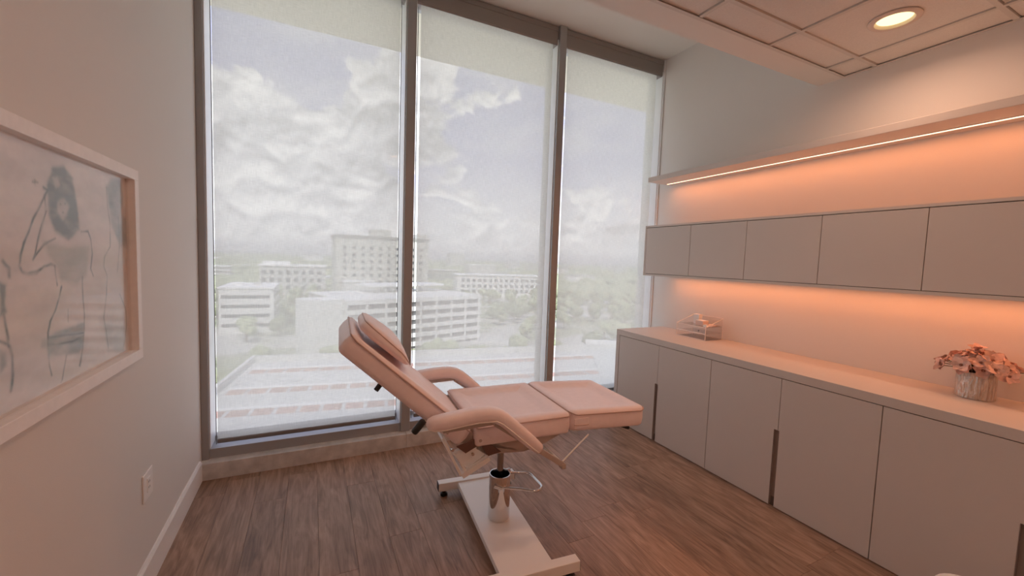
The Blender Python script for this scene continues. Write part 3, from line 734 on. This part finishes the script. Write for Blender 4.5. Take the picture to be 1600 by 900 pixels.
# acrylic organiser with small things on it
OX, OY0, OY1 = 3.088, 2.472, 2.792
ac = thing('acrylic_organizer', (3.2, 2.63, ZT), label='clear acrylic desk organizer with two open trays on the worktop', cat='organizer')
OXB = 3.305; th = .004
for name, a in (('base_panel', (OX, OXB, OY0, OY1, ZT, ZT+th)), ('shelf_panel', (OX, OXB, OY0+th, OY1-th, ZT+.055, ZT+.055+th)), ('top_panel', (OX, OXB, OY0+th, OY1-th, ZT+.112, ZT+.112+th)), ('back_panel', (OXB-th, OXB, OY0+th, OY1-th, ZT+th, ZT+.190))):
    bx(name, ACRYL, ac, *a, r=0)
for y0 in (OY0, OY1-th):
    b = B(); b.prism([(OX, ZT+th), (OXB, ZT+th), (OXB, ZT+.19), (OX+.02, ZT+.122), (OX, ZT+.118)], 1, y0, y0+th); b.build('side_panel', ACRYL, ac, world=True)
    b = B().tube([(OX, y0+th/2, ZT+.002), (OX, y0+th/2, ZT+.118), (OX+.02, y0+th/2, ZT+.122), (OXB, y0+th/2, ZT+.19), (OXB, y0+th/2, ZT+.002)], .0034, 6); b.build('polished_edge', ACRYLE, ac, world=True)
for z in (.002, .057, .114): B().tube([(OX, OY0+.004, ZT+z), (OX, OY1-.004, ZT+z)], .0036, 6).build('polished_edge', ACRYLE, ac, world=True)
B().tube([(OXB-.002, OY0, ZT+.19), (OXB-.002, OY1, ZT+.19)], .0034, 6).build('polished_edge', ACRYLE, ac, world=True)
for z in (.060, .117): bx('tray_stop', BLACK, ac, OX+.10, OX+.108, 2.628, 2.636, ZT+z-.002, ZT+z+.004, r=.001)
PINKW = mat('pale_pink_card', (.80, .64, .57), .6)
def carton(name, label, cat, x0, x1, y0, y1, z0, z1, m, lid):
    t = thing(name, ((x0+x1)/2, (y0+y1)/2, z0), label=label, cat=cat)
    bx('body', m, t, x0, x1, y0, y1, z0, z1, r=.002); bx('flap', PLASTW, t, x0+.001, x1-.001, y0+.001, y1-.001, z1-.0005, z1+lid, r=.0005)
zo_ = ZT+.1162
carton('small_carton', 'small upright white carton standing on the acrylic organizer', 'carton', 3.215, 3.26, 2.655, 2.715, zo_, zo_+.088, PLASTW, .002)
carton('pump_box', 'low pale pink box lying beside the carton on the organizer', 'box', 3.16, 3.235, 2.565, 2.645, zo_, zo_+.042, PINKW, .0015)
carton('label_card_box', 'tiny white box at the front edge of the organizer', 'box', 3.115, 3.145, 2.492, 2.525, zo_, zo_+.020, PLASTW, .001)
# flat leaflets beside the boxes
lf = thing('leaflet', (3.24, 2.52, zo_), label='folded pink leaflet lying on the organizer beside the wall', cat='leaflet')
b = B(); b.prism([(3.18, zo_+.004), (3.24, zo_+.016), (3.295, zo_+.006), (3.295, zo_+.0045), (3.24, zo_+.0145), (3.18, zo_+.0025)], 1, 2.485, 2.555); b.build('sheet', PINKW, lf, world=True)
bx('cover', PINKW, lf, 3.18, 3.295, 2.485, 2.555, zo_+.0002, zo_+.002, r=0)

# flower pot ---------------------------------------------------------------
PC = Vector((3.202, .870, ZT))
pot = thing('flower_pot', PC, label='round hammered silver pot on the worktop', cat='pot')
R = .0755
B().lathe([(.0, .0), (R-.004, .0), (R, .004), (R, .138), (R-.001, .142), (R-.004, .142), (R-.005, .138), (R-.005, .10), (.0, .10)], n=56).build('vessel', SILVER, pot, 40)
B().lathe([(.0, .098), (R-.006, .10), (R-.006, .120), (.04, .132), (.0, .135)], n=28).build('foam', SOIL, pot, 40)
def petal_mesh(L, W, curl):
    b = B(); nu, nv = 7, 4; vs = []
    for i in range(nu):
        t = i/(nu-1); w = W*math.sin(math.pi*min(1, (.12+.88*t)**.8))**.8*(1-.15*t); w = max(w, .0015)
        for j in range(nv+1):
            s_ = j/nv*2-1
            vs.append((L*t*math.cos(curl*t*.9), w*s_, L*.62*t-L*curl*.55*t*t+.22*w*s_*s_+.0015*math.sin(9*t+4*s_)))
    fs = [(i*(nv+1)+j, i*(nv+1)+j+1, (i+1)*(nv+1)+j+1, (i+1)*(nv+1)+j) for i in range(nu-1) for j in range(nv)]
    n0 = len(vs); vs2 = vs+[(x, y, z-.0008) for x, y, z in vs]
    fs2 = fs+[tuple(n0+k for k in reversed(f)) for f in fs]
    return b.add(vs2, fs2)
PM = [petal_mesh(.054, .0225, .6), petal_mesh(.050, .021, .95), petal_mesh(.044, .019, .3)]
pms = []
for p in PM:
    o = p.build('petal', PETAL, None, 80); pms.append(o.data); bpy.data.objects.remove(o)
o = B().lathe([(.0, -.004), (.006, -.003), (.008, .003), (.005, .009), (.0, .011)], n=10).build('centre', PETALC, None, 60); cm = o.data; bpy.data.objects.remove(o)
rnd = random.Random(11)
def flower(pos, nrm, scale, label, npet=6):
    nrm = Vector(nrm).normalized(); q = nrm.to_track_quat('Z', 'Y')
    f = bpy.data.objects.new('silk_flower', None); COL.objects.link(f); f.empty_display_size = .02
    f.location = pos; f.rotation_mode = 'QUATERNION'; f.rotation_quaternion = q; f.scale = (scale,)*3
    tag(f, label, 'flower', 'dusty pink flowers in the silver pot')
    a0 = rnd.random()*6
    for k in range(npet):
        o = bpy.data.objects.new('petal', pms[(k+rnd.randint(0, 1)) % 3]); COL.objects.link(o); o.parent = f
        o.rotation_euler = (rnd.uniform(-.2, .2), rnd.uniform(-.25, .2), a0+2*math.pi*k/npet+rnd.uniform(-.15, .15)); o.scale = (rnd.uniform(.85, 1.1),)*3
    c = bpy.data.objects.new('centre', cm); COL.objects.link(c); c.parent = f
    inv = (Matrix.Translation(pos) @ q.to_matrix().to_4x4() @ Matrix.Scale(scale, 4)).inverted()
    root = Vector((PC.x+(pos[0]-PC.x)*.35, PC.y+(pos[1]-PC.y)*.35, ZT+.128))
    mid = (Vector(pos)+root)/2+Vector((0, 0, .012))
    st = B().tube([inv @ p for p in (root, mid, Vector(pos)-nrm*.004)], .0022/scale, 6); st.build('stem', STEM, f, 60)
toc = Vector((-.95, -.25, 0)).normalized()
spots = [((-.030, .000, .205), (-.8, -.25, .55), 1.05, 'large open pink blossom at the front above the pot rim')]
lab = 'dusty pink silk blossom crowded in the silver pot'
golden = 2.39996
for k in range(36):
    t = (k+.5)/36; el = math.radians(8+78*(1-t)**.8); az = k*golden
    rr = .075+.035*t; d = Vector((math.cos(az)*math.cos(el), math.sin(az)*math.cos(el), math.sin(el)))
    p = Vector((d.x*(.065+.055*t), d.y*(.075+.075*t), .148+d.z*.078+rnd.uniform(-.008, .008)))
    if p.x > .10: p.x = .10
    if (p-Vector((-.03, 0, .205))).length < .035: continue
    spots.append((tuple(p), tuple(d+Vector((0, 0, .15))), rnd.uniform(.9, 1.2), lab))
spots += [((-.068, .030, .158), (-.85, .3, .3), 1.0, lab), ((-.066, -.040, .160), (-.85, -.35, .35), 1.05, lab), ((-.045, .125, .165), (-.5, .8, .15), .9, 'pink blossom hanging lowest on the window side of the pot'), ((.0, -.165, .175), (-.3, -.9, .1), .95, lab), ((-.03, -.12, .15), (-.7, -.6, .0), .95, lab), ((.01, .01, .262), (-.3, 0, .9), .9, lab)]
for p, n_, s_, lb in spots: flower(PC+Vector(p), n_, s_, lb)

# small white bin whose lid just shows at the bottom edge
tb = thing('waste_bin', (2.39, .585, 0), label='small white lidded bin by the cabinets at the bottom edge', cat='bin')
B().lathe([(.0, .0), (.095, .0), (.10, .01), (.113, .265), (.110, .265), (.0, .262)], n=32).build('body', PLASTW, tb, 40)
B().lathe([(.0, .264), (.118, .266), (.120, .272), (.118, .290), (.112, .297), (.0, .300)], n=32).build('lid', PLASTW, tb, 40)
B().bbox(-.15, -.095, -.025, .025, .012, .022, r=.004).build('pedal', BLACK, tb)

# ------------------------------------------------------------------ outside
G = -36.0
def gmat():
    m = bpy.data.materials.new('city_ground'); m.use_nodes = True; nt = m.node_tree; L = nt.links.new; b = nt.nodes['Principled BSDF']; b.inputs['Roughness'].default_value = .95
    tc = nd(nt, 'ShaderNodeTexCoord')
    n = nd(nt, 'ShaderNodeTexNoise'); n.inputs['Scale'].default_value = .018; n.inputs['Detail'].default_value = 7; L(tc.outputs['Object'], n.inputs['Vector'])
    r = ramp(nt, [(.38, (.30, .34, .20)), (.5, (.38, .40, .27)), (.56, (.54, .53, .47)), (.66, (.64, .63, .59))]); L(n.outputs[0], r.inputs[0]); L(r.outputs[0], b.inputs['Base Color']); return m
tag(B().box(-9000, 9000, 20, 14000, G-1, G).build('ground', gmat()), 'hazy green and grey city ground far below the window', kind='structure')
tag(B().box(-14, 18, YFR+.27, 4.70, 3.75, 4.05).build('exterior_soffit', SOFF), 'beige exterior overhang above the window, seen through the shades', kind='structure')
BW = mat('white_render_wall', (.80, .80, .76), .85, vary=.05, vscale=.3); BG = mat('grey_render_wall', (.60, .60, .56), .85, vary=.06, vscale=.3)
BT = mat('tower_wall', (.60, .60, .53), .85, vary=.05, vscale=.2); ROOFW = mat('white_roof', (.88, .88, .86), .8); ROOFG = mat('grey_roof', (.55, .55, .52), .9, vary=.1, vscale=.3)
WIN = mat('far_window_glass', (.10, .12, .12), .25); OPENG = mat('garage_opening_shade', (.16, .16, .15), .9)
BRICK = mat('terracotta_paving', (.52, .33, .26), .9, vary=.12, vscale=1.2, rnd=.12)
def bld(name, x0, y0, rz, label, cat='building', group=None): return thing(name, (x0, y0, G), math.radians(rz), label, cat, group)
def lb(name, m, p, *a): return B().box(*a).build(name, m, p)
def winrow(p, m, xs, y, zs, w, h, ax=0):
    src = None
    for z in zs:
        for x in xs:
            if src is None:
                src = (B().box(-w/2, w/2, -.25, .05, -h/2, h/2) if ax == 0 else B().box(-.25, .05, -w/2, w/2, -h/2, h/2)).build('window', m, p)
                src.location = (x, y, z) if ax == 0 else (y, x, z)
            else: linkcopy(src, (x, y, z) if ax == 0 else (y, x, z))
# white office block with banded floors
t = bld('office_block', -37.5, 218.9, 0, 'white low office block with dark window bands left of the garage'); h = 20.2
lb('wall', BW, t, 0, 21.3, 0, 33, 0, h); lb('roof', ROOFW, t, -.4, 21.7, -.4, 33.4, h, h+.7)
for k in range(4): lb('window_band', WIN, t, 1.0, 19.5, -.15, .1, h-4.3-k*4.3, h-2.9-k*4.3); lb('window_band', WIN, t, 21.25, 21.45, 1, 31, h-4.3-k*4.3, h-2.9-k*4.3)
lb('roof_plant', ROOFW, t, 4, 8, 8, 12, h+.7, h+2.4); lb('roof_plant', BG, t, 12, 15, 12, 17, h+.7, h+2.0)
# banded parking garage in the middle
t = bld('parking_garage', 10.5, 157.2, 18, 'pale parking garage with dark open decks in the middle distance', 'garage'); h = 21.0
lb('deck_shade', OPENG, t, .6, 62, .6, 39, 0, h-2)  # dark solid box colours in the shade between the open decks
for k in range(6): lb('deck_band', BW, t, 0, 62.6, 0, 40, h-1.9-k*3.6, h-.2-k*3.6)
for k in range(9): lb('pier', BW, t, k*7.6, k*7.6+.8, -.1, 40.1, 0, h-.5)
lb('roof_deck', CONC, t, .8, 61.8, .8, 39.2, h-.6, h-.25)
lb('stair_tower', BW, t, -13, -.1, 1, 12, 0, h+.2); lb('roof_canopy', ROOFW, t, 20, 58, 24, 38, h+2.6, h+3.4)
for k in range(12): lb('canopy_column', BG, t, 21+k*3.2, 21.5+k*3.2, 24.2, 24.7, h-.3, h+2.6)
# window-grid building
t = bld('apartment_block', -40.1, 399.4, 0, 'pale mid-rise block with two rows of square windows behind the white office', 'building'); h = 25
lb('wall', BG, t, 0, 50, 0, 25, 0, h); lb('roof', ROOFW, t, -1, 51, -1, 26, h, h+1.3)
winrow(t, WIN, [3+k*6.0 for k in range(8)], 0, [h-5, h-11.5, h-18], 3.0, 3.0); lb('roof_house', ROOFW, t, 2, 22, 6, 16, h+1.3, h+4)
# tower
t = bld('residential_tower', 12.4, 269.5, 3, 'tall grey residential tower standing above the horizon', 'tower'); h = 47.5
lb('wall', BT, t, 0, 57, 0, 24, 0, h); lb('parapet', mat('tower_parapet', (.30, .30, .27), .9), t, -.6, 57.6, -.6, 24.6, h, h+1.5); lb('roof_house', BT, t, 21, 33, 3, 15, h+1.5, h+6)
lb('roof_house', BT, t, 50, 57, 3, 15, h+1.5, h+4.5)
winrow(t, WIN, [5+k*5.2 for k in range(10)], 0, [h-6-k*4.2 for k in range(9)], 1.7, 1.6)
lb('entrance_wing', BW, t, 3, 20, -14, -1, 0, 21); lb('wing_roof', ROOFW, t, 2.6, 20.4, -14.4, -.6, 21, 21.7)
# far blocks
t = bld('far_tower', 407, 1320, 0, 'lone square tower far away on the horizon', 'tower'); lb('wall', BT, t, 0, 50, 0, 40, 0, 50); lb('roof', BG, t, 6, 44, 4, 36, 50, 53)
t = bld('dark_block', 129, 487, 0, 'grey square block right of the tall tower'); lb('wall', mat('dark_render', (.34, .36, .31), .9), t, 0, 33, 0, 25, 0, 21); lb('roof', BG, t, -.5, 33.5, -.5, 25.5, 21, 22)
t = bld('long_block', 122, 372, -7, 'long cream building with a row of dark windows in the distance'); lb('wall', BW, t, 0, 86, 0, 20, 0, 21); lb('roof', ROOFW, t, -1, 87, -1, 21, 21, 22.2)
winrow(t, WIN, [6+k*5.4 for k in range(15)], 0, [16.5, 11.0, 6.0], 2.8, 2.6)
t = bld('terraced_block', -99.6, 579.7, 0, 'small white building with stacked terraces at the left edge of the window'); lb('wall', BG, t, -30, 11, 0, 20, 0, 18)
for k in range(4): lb('terrace', ROOFW, t, -31, 12-k*.0, -2, 20, 4.6*(k+1)-1.0, 4.6*(k+1))
r3 = random.Random(5); hb = []
for k in range(60):
    az = math.radians(r3.uniform(-12, 48)); d = r3.uniform(520, 1900); w = r3.uniform(18, 60); hh = r3.uniform(9, 26) if d > 700 else r3.uniform(8, 16)
    if any(math.hypot(d*math.sin(az)-a, d*math.cos(az)-c) < 90 for a, c in hb) or len(hb) >= 34: continue
    hb.append((d*math.sin(az), d*math.cos(az)))
    t = bld('far_house_block', d*math.sin(az), d*math.cos(az), r3.uniform(-20, 20), 'tiny pale building in the far distance below the horizon', 'building', 'far buildings')
    lb('wall', r3.choice([BW, BG, BG]), t, 0, w, 0, w*.5, 0, hh); lb('roof', r3.choice([ROOFW, ROOFG]), t, -.5, w+.5, -.5, w*.5+.5, hh, hh+1)
# near roof deck with rows of terracotta bays
t = bld('roof_terrace', -9.6, 89.0, -8, 'large pale roof terrace with rows of terracotta bays below the window', 'roof terrace'); z1 = 17.0
lb('slab', CONC, t, 0, 78, -52, 0, 0, z1); 
for a in ((-.6, 78.6, -.6, 0), (-.6, 0, -52, -.6)): lb('parapet', CONC, t, *a, 0, z1+1.0)
src = None
for r_, y in enumerate((-9.2, -20.3, -29.3, -39.5)):
    for k in range(26):
        if src is None: src = B().bbox(0, 2.25, 0, 2.3, z1-.02, z1+.06, r=.02, seg=1).build('terracotta_bay', BRICK, t); src.location = (1.2, y, 0)
        else: linkcopy(src, (1.2+k*2.75, y, 0))
    lb('kerb', ROOFW, t, .8, 73, y+2.9, y+3.2, z1-.02, z1+.10)
for k in range(7): lb('bay_line', ROOFW, t, 4+k*9.5, 4.25+k*9.5, -51, -42, z1-.02, z1+.02)
t = bld('lower_roof', 47.5, 60, -32, 'pale flat roof with a bright edge below the right pane', 'roof'); lb('slab', CONC, t, 0, 60, -2, 26, 0, 17.2); lb('parapet', ROOFW, t, -.8, 60, 26, 27, 0, 18.4)
# trees
LEAF = mat('hazy_leaves', (.34, .38, .22), .9, vary=.35, vscale=.9, rnd=.25); BARK = mat('bark', (.16, .12, .09), .9)
tms = []
for k in range(4):
    bm = bmesh.new(); rr = random.Random(k)
    for q in range(5):
        c = Vector((rr.uniform(-2.6, 2.6), rr.uniform(-2.6, 2.6), 6.5+rr.uniform(-1.5, 2.0))); r0 = rr.uniform(2.2, 3.3)
        g = bmesh.ops.create_icosphere(bm, subdivisions=2, radius=r0)['verts']
        for v in g: v.co = v.co*(1+.28*mnoise.noise(v.co*.9+c)) + c
    bmesh.ops.create_cone(bm, cap_ends=True, segments=6, radius1=.45, radius2=.3, depth=5.5, matrix=Matrix.Translation((0, 0, 2.75)))
    me = bpy.data.meshes.new('tree'); bm.to_mesh(me); bm.free(); me.materials.append(LEAF); me.materials.append(BARK)
    for p in me.polygons:
        if p.center.z < 4 and math.hypot(p.center.x, p.center.y) < .6: p.material_index = 1
    tms.append(me)
foots = [(-38, -15, 217, 254), (-6, 82, 150, 215), (-42, 12, 398, 428), (10, 72, 254, 296), (128, 165, 485, 515), (118, 212, 355, 395), (-132, -86, 578, 602), (-12, 85, 20, 92), (44, 115, 20, 100)]
n = 0; rt = random.Random(21); put = []
for _ in range(9000):
    if n >= 230: break
    az = math.radians(rt.uniform(-12, 50)); d = math.sqrt(rt.uniform(95**2, 430**2)); x, y = d*math.sin(az), d*math.cos(az)
    if any(a-4 < x < b_+4 and c-4 < y < e+4 for a, b_, c, e in foots): continue
    if mnoise.noise(Vector((x*.02, y*.02, 3))) < -.12: continue
    if any((x-a)**2+(y-c)**2 < 10.5**2 for a, c in put): continue
    put.append((x, y)); o = bpy.data.objects.new('tree', rt.choice(tms)); COL.objects.link(o); s_ = rt.uniform(.72, .98); o.location = (x, y, G); o.scale = (s_, s_, s_*rt.uniform(.85, 1.15)); o.rotation_euler = (0, 0, rt.uniform(0, 6))
    tag(o, 'hazy green tree among the buildings beyond the shaded window', 'tree', 'trees below the window'); n += 1
# far canopy, uncountable
b = B(); ico = bmesh.new(); bmesh.ops.create_icosphere(ico, subdivisions=1, radius=1); iv = [v.co.copy() for v in ico.verts]; ico.verts.index_update(); fi = [[v.index for v in f.verts] for f in ico.faces]; ico.free()
vs = []; fs = []
for k in range(2600):
    az = math.radians(rt.uniform(-14, 52)); d = 440+2600*rt.random()**1.6; x, y = d*math.sin(az), d*math.cos(az); s_ = rt.uniform(4, 9)*(1+d/2500)
    o = len(vs); vs += [(x+p.x*s_*1.5, y+p.y*s_*1.5, G+s_*.4+p.z*s_*.8) for p in iv]; fs += [tuple(i+o for i in f) for f in fi]
b.v = vs; b.f = fs
tag(b.build('distant_tree_canopy', LEAF), 'hazy band of distant treetops under the horizon', 'tree canopy', kind='stuff')

# thin haze lying over the city
hm = bpy.data.materials.new('haze'); hm.use_nodes = True; hn = hm.node_tree; hn.nodes.clear()
hv = nd(hn, 'ShaderNodeVolumeScatter'); hv.inputs['Density'].default_value = .00022; hv.inputs['Color'].default_value = (.96, .97, .98, 1)
ho = nd(hn, 'ShaderNodeOutputMaterial'); hn.links.new(hv.outputs[0], ho.inputs['Volume'])
tag(B().box(-3500, 4500, 100, 6000, G+.5, 60).build('city_haze', hm), 'thin pale haze lying over the distant city', kind='structure')
